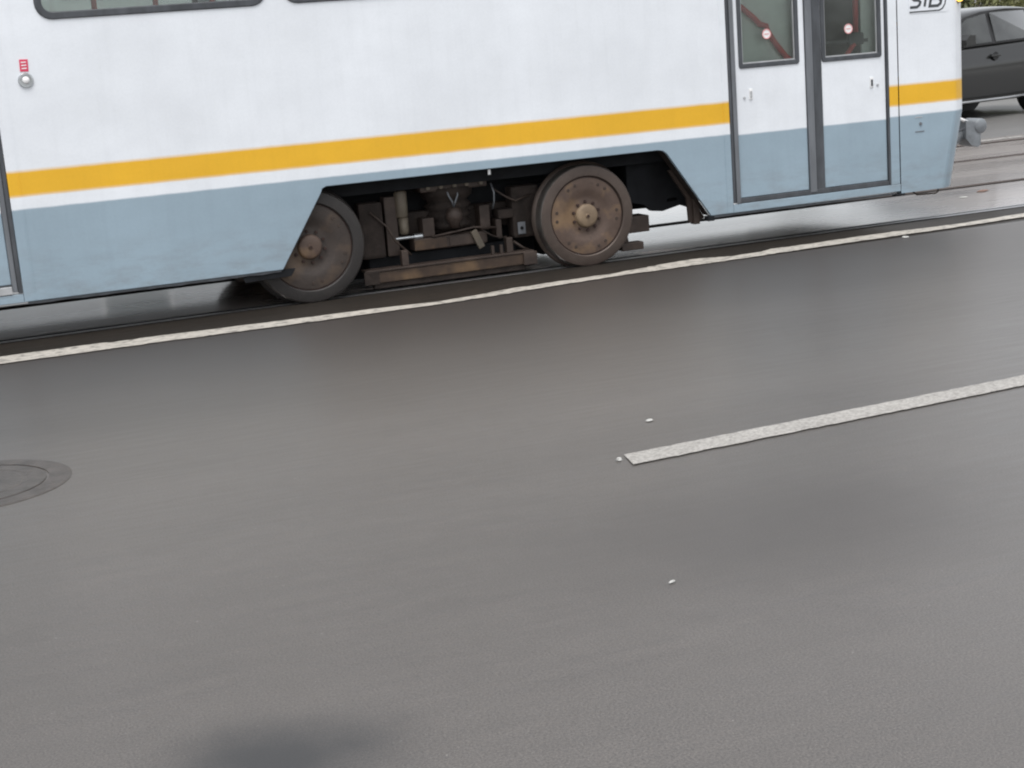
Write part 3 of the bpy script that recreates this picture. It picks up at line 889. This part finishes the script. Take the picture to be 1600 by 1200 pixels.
# magnetic track brake between the wheels
tb = box('track_brake', -0.62, 0.50, 0.135, 0.215, 0.055, 0.125, 'beam', BG, 0.006)
box('brake_flange', -0.64, 0.52, 0.128, 0.225, 0.128, 0.142, 'brown', tb, 0.003)
box('brake_end', 0.44, 0.535, 0.118, 0.134, 0.05, 0.135, 'brown', tb, 0.004)
box('brake_end', -0.65, -0.55, 0.118, 0.134, 0.05, 0.135, 'soot', tb, 0.004)
box('brake_pole', -0.58, 0.46, 0.150, 0.20, 0.018, 0.054, 'soot', tb, 0.004)
for x in (-0.36, 0.36):
    box('brake_strut', x - 0.022, x + 0.022, 0.15, 0.20, 0.1425, 0.24, 'brown', tb, 0.004)
for x in (0.24, 0.30):
    box('brake_strut', x - 0.010, x + 0.010, 0.15, 0.17, 0.1425, 0.20, 'brown', tb, 0.002)
link('cable', tube_mesh('cable', [(0.20, 0.2, 0.30), (0.26, 0.19, 0.26), (0.31, 0.19, 0.24), (0.36, 0.2, 0.245)], 0.005, 8), 'soot', BG)
link('rail_brake_rod', tube_mesh('rail_brake_rod', [(0.42, 0.24, 0.20), (0.47, 0.23, 0.16), (0.52, 0.22, 0.13)], 0.010, 8), 'brown', BG)

# ---- wheels (thing > wheel > tyre, hub, bolt)
def wheel(x, z, r, rot, y0=0.06, mats=('rust', 'tyre', 'hub')):
    k = r / 0.35
    disc = lathe_mesh('wheel', [(p * k, a) for p, a in [(0.0, 0.020), (0.085, 0.020), (0.11, 0.024), (0.14, 0.022), (0.165, 0.012), (0.195, 0.008), (0.235, 0.009), (0.262, 0.011), (0.262, 0.09), (0.0, 0.095)]], 'Y', 64)
    w = bpy.data.objects.new('wheel', disc)
    disc.materials.append(M[mats[0]])
    COL.objects.link(w)
    w.parent = TR
    w.location = (x - TR.location.x, y0 - TR.location.y, z - TR.location.z)
    w.rotation_euler = (0, rot, 0)
    def sub(name, me, mat, smooth=True):
        o = bpy.data.objects.new(name, me)
        COL.objects.link(o)
        if not me.materials:
            me.materials.append(M[mat])
        o.parent = w
        if smooth:
            for p in me.polygons:
                p.use_smooth = True
            try:
                me.set_sharp_from_angle(angle=math.radians(35))
            except Exception:
                pass
        return o
    for p in disc.polygons:
        p.use_smooth = True
    disc.set_sharp_from_angle(angle=math.radians(35))
    ty = lathe_mesh('tyre', [(p * k, a) for p, a in [(0.2715, 0.02), (0.2715, 0.003), (0.277, -0.002), (0.333, -0.002), (0.342, 0.001), (0.348, 0.010), (0.35, 0.02), (0.352, 0.082), (0.366, 0.092), (0.372, 0.104), (0.366, 0.116), (0.345, 0.12), (0.28, 0.12)]], 'Y', 96, (0, 0, 0), True)
    ty.materials.append(M[mats[1]])
    ty.materials.append(M['tread'])
    for p in ty.polygons:
        rr = min(math.hypot(ty.vertices[v].co.x, ty.vertices[v].co.z) for v in p.vertices) / k
        ym = max(ty.vertices[v].co.y for v in p.vertices)
        if rr > 0.3415 and ym < 0.084:
            p.material_index = 1
    sub('tyre', ty, 'tyre')
    sub('rim_groove', lathe_mesh('rim_groove', [(0.2625 * k, 0.014), (0.271 * k, 0.014), (0.271 * k, 0.03), (0.2625 * k, 0.03)], 'Y', 64, (0, 0, 0), True), 'groove')
    sub('hub', lathe_mesh('hub', [(0.0, -0.012), (0.012, -0.012), (0.016, -0.004), (0.062, -0.006), (0.072, 0.000), (0.078, 0.012), (0.080, 0.0225)], 'Y', 40), mats[2])
    sub('hub_pin', lathe_mesh('hub_pin', [(0.0, -0.016), (0.009, -0.016), (0.010, -0.0122)], 'Y', 12), 'groove')
    bolt = lathe_mesh('bolt', [(0.0, -0.014), (0.0095, -0.014), (0.011, -0.010), (0.011, 0.012)], 'Y', 6)
    bolt.materials.append(M['groove'])
    for i in range(10):
        t = 2 * math.pi * (i + 0.3) / 10
        o = sub('hub_bolt', bolt, None, False)
        o.location = (0.098 * k * math.cos(t), 0.024, 0.098 * k * math.sin(t))
    lug = lathe_mesh('lug', [(0.0, -0.006), (0.010, -0.006), (0.012, -0.003), (0.013, 0.01)], 'Y', 6)
    lug.materials.append(M['brown'])
    for i in range(6):
        for dt in (-0.13, 0.13):
            t = 2 * math.pi * i / 6 + dt
            o = sub('rim_bolt', lug, None, False)
            o.location = (0.226 * k * math.cos(t), 0.012, 0.226 * k * math.sin(t))
    return w
wheel(-0.992, 0.346, 0.35, 0.4, 0.06, ('rust_shaded', 'tyre_shaded', 'rust'))  # wheel under the skirt: its shade comes from the darker materials
wheel(0.888, 0.330, 0.336, 1.1)
for x in (-0.992, 0.888):
    o = wheel(x, 0.343, 0.345, 0.2, 0.0)
    o.location = (x - TR.location.x, W - 0.37 - TR.location.y + 0.0, 0.343)
    o.rotation_euler = (0, 0.3, math.pi)
    link('axle', lathe_mesh('axle', [(0.0, 0.215), (0.07, 0.215), (0.07, 1.72), (0.0, 1.72)], 'Y', 20, (x, 0, 0.343)), 'soot', TR, True)

# ---- coupler at the front
cp = link('coupler', tube_mesh('coupler', [(3.95, 1.1, 0.36), (4.45, 1.1, 0.40), (4.60, 1.1, 0.455), (4.66, 1.1, 0.49)], [0.045, 0.045, 0.042, 0.04], 14), 'coupler', TR)
link('coupler_head', loft_mesh('coupler_head', [[(4.64 + dx, 1.02 + 0.16 * y, z) for y, z in ((0, z0), (1, z0), (1, z1), (0, z1))] for dx, z0, z1 in ((0, 0.455, 0.60), (0.05, 0.40, 0.585), (0.11, 0.38, 0.575), (0.14, 0.395, 0.56))], True, True), 'coupler', cp)
link('coupler_ear', lathe_mesh('coupler_ear', [(0.0, -0.09), (0.05, -0.09), (0.06, -0.08), (0.06, 0.08), (0.05, 0.09), (0.0, 0.09)], 'Y', 18, (4.78, 1.1, 0.545)), 'coupler', cp, True)
link('coupler_hose', tube_mesh('coupler_hose', [(4.2, 1.04, 0.60), (4.45, 1.04, 0.62), (4.60, 1.04, 0.615), (4.68, 1.05, 0.58)], 0.014, 8), 'white_plain', cp)
link('coupler_rod', tube_mesh('coupler_rod', [(4.05, 1.0, 0.44), (4.40, 1.0, 0.475), (4.62, 1.02, 0.54)], 0.012, 8), 'seal', cp)

# ---- interior
box('cabin_floor', XB + 0.05, 3.7, 0.04, W - 0.04, 0.885, 0.90, 'int_dark', TR)
box('ceiling', XB + 0.05, 3.28, 0.04, W - 0.04, 2.86, 2.88, 'interior', TR)
box('rear_bulkhead', XB, XB + 0.04, 0.03, W - 0.03, 0.90, 2.86, 'interior', TR)
for x in (-6.0, -2.0, 1.2):
    box('ceiling_light', x - 0.6, x + 0.6, W / 2 - 0.09, W / 2 + 0.09, 2.835, 2.859, 'white_plain', TR, 0.008)
# grey-green screen behind the first door leaf, dark cab partition behind the second
box('screen', 2.015, 2.555, 0.085, 0.10, 0.90, 2.3, 'interior', TR, 0.004)
box('cab_partition', 2.95, 3.42, 0.62, 0.65, 0.90, 2.6, 'int_dark', TR, 0.004)
box('door_pillar_panel', 3.06, 3.20, 0.085, 0.10, 0.90, 2.5, 'interior', TR, 0.004)
link('handrail', tube_mesh('handrail', [(2.10, 0.062, 1.60), (2.20, 0.062, 1.52), (2.245, 0.062, 1.475), (2.295, 0.062, 1.46), (2.30, 0.062, 1.43), (2.36, 0.062, 1.34), (2.44, 0.062, 1.245), (2.56, 0.062, 1.15)], 0.020, 10), 'red', TR)
link('handrail', tube_mesh('handrail', [(2.98, 0.062, 2.6), (3.005, 0.062, 1.6), (3.00, 0.062, 1.37)], 0.020, 10), 'red', TR)
link('handrail', tube_mesh('handrail', [(2.985, 0.062, 1.29), (2.92, 0.062, 1.22), (2.86, 0.062, 1.14), (2.80, 0.062, 1.02)], 0.018, 10), 'red', TR)
box('door_bar', 2.73, 3.10, 0.06, 0.08, 1.300, 1.322, 'seal', TR, 0.004)
box('door_arm', 2.94, 3.06, 0.05, 0.085, 1.285, 1.365, 'seal', TR, 0.01)
for x in (-2.0, -1.62):
    link('handrail', tube_mesh('handrail', [(x, 0.9, 0.9), (x, 0.9, 2.85)], 0.018, 10), 'red', TR)
link('handrail', tube_mesh('handrail', [(-1.30, 0.7, 0.9), (-1.30, 0.7, 2.85)], 0.018, 10), 'red', TR)
for x in (-2.25, -1.45, -0.65, 0.15, 0.95):
    s = box('seat', x - 0.21, x + 0.21, 0.12, 0.55, 1.28, 1.34, 'seat', TR, 0.02)
    box('seat_back', x - 0.235, x - 0.19, 0.12, 0.55, 1.36, 1.72, 'seat', s, 0.015)
    box('seat_leg', x - 0.05, x + 0.05, 0.28, 0.36, 0.90, 1.279, 'int_dark', s)

# ------------------------------------------------------------------ car on the far carriageway
CA = root('parked_car', (9.95, 8.72, 0), 'dark grey glossy hatchback car with dark windows behind the tram nose', 'car', rotz=math.radians(191), world_frame=False)
CA.name = 'car'
ROOTS.pop('parked_car', None)
def csec(x, w, zs, zb, zt=None):
    """lower body half section at station x: sill to belt"""
    return [(0.80 * w, zs), (0.93 * w, zs + 0.02), (0.95 * w, zs + 0.12), (0.985 * w, zs + 0.30), (w, zb - 0.24), (0.975 * w, zb - 0.19), (0.915 * w, zb - 0.02), (0.89 * w, zb), (0.5 * w, zb + 0.015)]
st = [(-2.12, 0.66, 0.42, 0.88), (-2.05, 0.78, 0.30, 0.94), (-1.85, 0.86, 0.24, 0.97), (-1.45, 0.905, 0.21, 0.975), (-1.1, 0.91, 0.20, 0.965), (-0.5, 0.895, 0.20, 0.95), (0.3, 0.89, 0.20, 0.93), (0.9, 0.895, 0.20, 0.915),
      (1.3, 0.90, 0.21, 0.88), (1.75, 0.87, 0.24, 0.80), (2.05, 0.78, 0.28, 0.70), (2.18, 0.62, 0.36, 0.62)]
rows = []
for x, w, zs, zb in st:
    h = csec(x, w, zs, zb)
    rows.append([(x, y, z) for y, z in h] + [(x, -y, z) for y, z in h[::-1]])
cb = link('body', loft_mesh('body', rows, True, True), 'car', CA, True)
md = cb.modifiers.new('s', 'SUBSURF'); md.levels = 1; md.render_levels = 2
# greenhouse: half-sections belt -> roof
gst = [(0.98, 0.80, 0.915, 0.925, 0.4), (0.62, 0.79, 0.92, 1.14, 0.70), (0.20, 0.79, 0.93, 1.34, 0.645), (-0.1, 0.79, 0.935, 1.415, 0.625), (-0.6, 0.79, 0.945, 1.445, 0.62), (-1.1, 0.79, 0.955, 1.43, 0.60), (-1.55, 0.775, 0.965, 1.375, 0.58), (-1.85, 0.74, 0.965, 1.20, 0.60), (-2.06, 0.66, 0.95, 0.965, 0.5)]
rows = []
for x, w, zb, zt, wr in gst:
    h = [(w, zb - 0.03), (w * 0.985, zb + 0.02), (w + (wr - w) * 0.55, zb + (zt - zb) * 0.55), (wr + 0.03, zt - min(0.05, (zt - zb) * 0.3)), (wr - 0.08, zt - 0.005), (0.25, zt + 0.01)]
    rows.append([(x, y, z) for y, z in h] + [(x, -y, z) for y, z in h[::-1]])
gh = link('roof', loft_mesh('roof', rows, True, True), 'car', CA, True)
md = gh.modifiers.new('s', 'SUBSURF'); md.levels = 1; md.render_levels = 2
def side_y(x, z):
    for (xa, wa, zba, zta, wra), (xb, wb, zbb, ztb, wrb) in zip(gst[:-1], gst[1:]):
        if xb <= x <= xa:
            t = (x - xa) / (xb - xa)
            w, zb, zt, wr = (wa + (wb - wa) * t, zba + (zbb - zba) * t, zta + (ztb - zta) * t, wra + (wrb - wra) * t)
            k = min(1, max(0, (z - zb) / max(zt - zb, 0.05)))
            return w + (wr + 0.02 - w) * k
    return 0.7
def side_glass(name, pts, sgn, mat='car_glass', off=0.012):
    vs = [(x, sgn * (side_y(x, z) + off), z) for x, z in pts] + [(x, sgn * (side_y(x, z) + off - 0.01), z) for x, z in pts]
    n = len(pts)
    fs = [tuple(range(n)), tuple(range(n, 2 * n))[::-1]] + [(i, (i + 1) % n, n + (i + 1) % n, n + i) for i in range(n)]
    return link(name, mesh_from(name, vs, fs), mat, CA)
for s in (1, -1):
    side_glass('window_surround', [(0.74, 0.955), (0.45, 1.165), (0.12, 1.33), (-0.2, 1.385), (-0.7, 1.402), (-1.15, 1.385), (-1.48, 1.31), (-1.66, 1.10), (-1.60, 1.0), (-1.0, 0.985), (-0.2, 0.968)], s, 'car_black', 0.008)
    side_glass('window', [(0.66, 0.97), (0.42, 1.145), (0.10, 1.305), (-0.28, 1.36), (-0.28, 0.985)], s, 'car_glass', 0.016)
    side_glass('window', [(-0.36, 0.988), (-0.36, 1.366), (-0.7, 1.378), (-1.05, 1.365), (-1.16, 1.005)], s, 'car_glass', 0.016)
    side_glass('quarter_window', [(-1.22, 1.008), (-1.12, 1.36), (-1.44, 1.29), (-1.60, 1.09), (-1.56, 1.02)], s, 'car_glass', 0.016)
    tr = [(x, s * (0.895 + dy), z) for x, dy, z in ((0.85, 0.012, 0.255), (0.3, 0.012, 0.25), (-0.4, 0.014, 0.25), (-0.95, 0.018, 0.26))]
    link('sill_trim', tube_mesh('sill_trim', tr, 0.016, 8), 'car_trim', CA)
    hd = box('door_handle', -0.33, -0.15, s * 0.885 - 0.018, s * 0.885 + 0.018, 0.795, 0.825, 'car', CA, 0.008)
    cup = link('handle_cup', lathe_mesh('handle_cup', [(0.0, -0.004), (0.05, -0.004), (0.055, 0.004)], 'Y', 20, (-0.24, s * 0.885, 0.805)), 'car_black', hd)
    box('door_handle', -1.20, -1.03, s * 0.90 - 0.018, s * 0.90 + 0.018, 0.81, 0.838, 'car_trim', CA, 0.008)
    m_ = link('mirror', loft_mesh('mirror', [[(0.38 + dx, s * (0.86 + y * 0.24), 0.965 + z * h) for y, z in ((0.1, 0), (1, 0.1), (1, 0.9), (0.2, 1))] for dx, h in ((0, 0.15), (0.10, 0.16), (0.17, 0.09))], True, True), 'car', CA)
    box('mirror_base', 0.41, 0.52, min(s * 0.80, s * 0.93), max(s * 0.80, s * 0.93), 0.935, 0.964, 'car_black', m_)
    for x in (1.33, -1.33):
        link('wheel_arch', lathe_mesh('wheel_arch', [(0.0, s * 0.60), (0.375, s * 0.60), (0.385, s * 0.912), (0.30, s * 0.914), (0.0, s * 0.9)], 'Y', 36, (x, 0, 0.335)), 'car_black', CA)
        wl = link('wheel', lathe_mesh('wheel', [(0.0, s * 0.70), (0.30, s * 0.70), (0.325, s * 0.73), (0.33, s * 0.80), (0.325, s * 0.89), (0.30, s * 0.92), (0.225, s * 0.925), (0.215, s * 0.90), (0.0, s * 0.90)], 'Y', 36, (x, 0, 0.33)), 'tyre_rubber', CA, True)
        for k in range(5):
            t = 2 * math.pi * k / 5
            me = box_mesh('spoke', -0.03, 0.03, s * 0.915 - 0.012, s * 0.915 + 0.012, 0.03, 0.215, 0.004)
            me.transform(Matrix.Translation((x, 0, 0.33)) @ Matrix.Rotation(t, 4, 'Y'))
            link('spoke', me, 'rim', wl)
    link('headlight', loft_mesh('headlight', [[(2.10 - dx, s * (0.50 + dy), 0.60 + dz) for dx, dy, dz in ((0, 0, 0), (0.12, 0.24, 0.02), (0.30, 0.315, 0.09), (0.10, 0.02, 0.10))], [(2.16 - dx, s * (0.51 + dy), 0.60 + dz) for dx, dy, dz in ((0, 0, 0.01), (0.12, 0.25, 0.03), (0.30, 0.325, 0.085), (0.10, 0.03, 0.09))]], True, True), 'lens', CA)
    box('tail_light', -2.10, -1.98, min(s * 0.55, s * 0.80), max(s * 0.55, s * 0.80), 0.78, 0.90, 'tail', CA, 0.02)
link('windscreen', mesh_from('windscreen', [(0.97, -0.66, 0.955), (0.97, 0.66, 0.955), (0.24, 0.53, 1.362), (0.24, -0.53, 1.362)], [(0, 1, 2, 3)]), 'car_glass', CA)
box('bumper', 2.0, 2.2, -0.6, 0.6, 0.30, 0.48, 'car_black', CA, 0.04)
box('number_plate', 2.2, 2.212, -0.26, 0.26, 0.40, 0.51, 'white_plain', CA, 0.003)
box('underbody', -1.9, 1.95, -0.72, 0.72, 0.22, 0.30, 'car_black', CA, 0.02)

# ------------------------------------------------------------------ manhole, litter
mh = root('manhole_cover', (-3.22, -3.26, 0.0), 'worn round iron manhole cover sunk in the asphalt at the left edge', 'manhole cover')
link('frame_ring', lathe_mesh('frame_ring', [(0.30, -0.01), (0.30, 0.004), (0.375, 0.004), (0.385, 0.0015), (0.385, -0.01)], 'Z', 48, (-3.22, -3.26, 0), True), 'iron_rim', mh)
link('lid', lathe_mesh('lid', [(0.0, 0.005), (0.20, 0.005), (0.205, 0.0035), (0.22, 0.0035), (0.225, 0.005), (0.285, 0.005), (0.29, 0.003), (0.29, -0.01)], 'Z', 48, (-3.22, -3.26, 0)), 'iron', mh)
def flake(name, x, y, L, w, h, mat, label, cat='litter', rot=0.3):
    n = 9
    vs = []
    for lvl, sc in ((0.004, 1.0), (0.004 + h, 0.7)):
        for k in range(n):
            t = 2 * math.pi * k / n
            rr = random.uniform(0.75, 1.1) * sc
            px, py = L * rr * math.cos(t), w * rr * math.sin(t)
            vs.append((px * math.cos(rot) - py * math.sin(rot), px * math.sin(rot) + py * math.cos(rot), lvl))
    fs = [tuple(range(n))[::-1], tuple(range(n, 2 * n))] + [(k, (k + 1) % n, n + (k + 1) % n, n + k) for k in range(n)]
    o = link(name, mesh_from(name, vs, fs), mat)
    o.location = (x, y, 0.0)
    tag(o, label, cat)
    return o
flake('paper_scrap', -0.696, -3.998, 0.020, 0.016, 0.003, 'flake', 'small pale scrap on the asphalt behind the lane dash', rot=0.2)
flake('paper_scrap', -1.468, -5.691, 0.014, 0.006, 0.003, 'flake', 'small white scrap alone on the near asphalt')
flake('pebble', -1.045, -4.455, 0.012, 0.012, 0.008, 'flake', 'pale pebble at the left end of the lane dash', 'pebble')
flake('paper_scrap', 2.935, -0.555, 0.022, 0.03, 0.006, 'flake', 'white scrap beside the solid line below the tram door')
flake('paper_scrap', 4.547, 0.948, 0.04, 0.03, 0.006, 'flake', 'white scrap on the concrete between the rails ahead of the tram')
flake('dead_leaf', 4.904, 1.168, 0.08, 0.04, 0.006, 'leaf_litter', 'brown dead leaf lying between the rails ahead of the tram', 'leaf')

# ------------------------------------------------------------------ greenery beyond the far road
def leaf_cloud(name, blobs, n, size, mat, parent, loc):
    vs, fs = [], []
    tot = sum(b[3] * b[4] * b[5] for b in blobs)
    for (cx, cy, cz, rx, ry_, rz) in blobs:
        k = int(n * rx * ry_ * rz / tot)
        for _ in range(k):
            d = Vector((random.gauss(0, 1), random.gauss(0, 1), random.gauss(0, 1))).normalized() * (random.random() ** 0.4)
            p = Vector((cx + d.x * rx, cy + d.y * ry_, cz + d.z * rz))
            a = Vector((random.gauss(0, 1), random.gauss(0, 1), random.gauss(0, 0.7))).normalized()
            b = a.orthogonal().normalized()
            b = (b * math.cos(q := random.uniform(0, 6.28)) + a.cross(b) * math.sin(q))
            c = a.cross(b)
            s = size * random.uniform(0.6, 1.4)
            i = len(vs)
            vs += [p - b * s, p + c * s * 0.45, p + b * s, p - c * s * 0.45]
            fs.append((i, i + 1, i + 2, i + 3))
    return link(name, mesh_from(name, vs, fs), mat, parent)
def shrub(x, y, r, h, mat, label, name='shrub'):
    e = root(name, (x, y, 0.12), label, 'shrub', 'shrubs along the far pavement')
    blobs = []
    for _ in range(14):
        a = random.uniform(0, 6.28)
        q = random.random() ** 0.6 * r * 0.75
        blobs.append((x + q * math.cos(a), y + q * math.sin(a) * 0.7, 0.12 + h * random.uniform(0.25, 0.8), r * 0.42, r * 0.38, h * 0.26))
    leaf_cloud('foliage', blobs, 5200, 0.065, mat, e, None)
    for k in range(4):
        a = 1.57 * k + random.random()
        link('stem', tube_mesh('stem', [(x, y, 0.0), (x + 0.2 * r * math.cos(a), y + 0.2 * r * math.sin(a), h * 0.4), (x + 0.5 * r * math.cos(a), y + 0.45 * r * math.sin(a), h * 0.8)], [0.04, 0.03, 0.012], 6), 'bark', e)
    return e
shr = [(13.0, 'leaf', 'olive shrub just behind the top of the tram nose'), (15.2, 'leaf', 'dark olive shrub above the car roof beside the tram lamp'), (17.4, 'leaf2', 'pale yellow-green shrub above the car roof in the top right corner'),
       (19.8, 'leaf', 'olive shrub right of the pale yellow-green shrub'), (22.3, 'leaf2', 'yellow-green shrub at the right end of the far hedge')]
for x, mt, lb in shr:
    shrub(x + random.uniform(-.3, .3), 15.9 + random.uniform(-.3, .5), 1.5, 1.9 + random.uniform(-.2, .3), mt, lb)
# pale building beyond the far pavement, glimpsed through the tram windows
M['render_wall'] = simple('pale_render', (0.44, 0.46, 0.475), 0.8, var=0.12, scale=0.6)
M['far_pane'] = simple('far_window_pane', (0.10, 0.12, 0.125), 0.15, var=0.2, scale=1)
bl = root('apartment_building', (-19, 29, -0.09), 'pale grey building glimpsed through the tram side windows', 'building')
box('wall', -45, 7, 24, 34, -0.09, 11, 'render_wall', bl)
box('roof', -45.3, 7.3, 23.7, 34.3, 11.0, 11.4, 'kerb', bl)
box('plinth', -45, 7.04, 23.95, 23.999, -0.09, 0.7, 'paving', bl)
wf = box_mesh('window', -0.75, 0.75, -0.05, 0.0, -0.85, 0.85, 0.0)
wf.materials.append(M['white_plain'])
wp = box_mesh('pane', -0.67, 0.67, -0.06, -0.0505, -0.77, 0.77, 0.0)
wp.materials.append(M['far_pane'])
for fl in range(3):
    for k in range(13):
        w_ = bpy.data.objects.new('window', wf)
        COL.objects.link(w_)
        w_.parent = bl
        w_.location = (-43 + k * 4.0 + 19, 23.998 - 29, 3.9 + fl * 2.9 + 0.09)
        p_ = bpy.data.objects.new('pane', wp)
        COL.objects.link(p_)
        p_.parent = w_
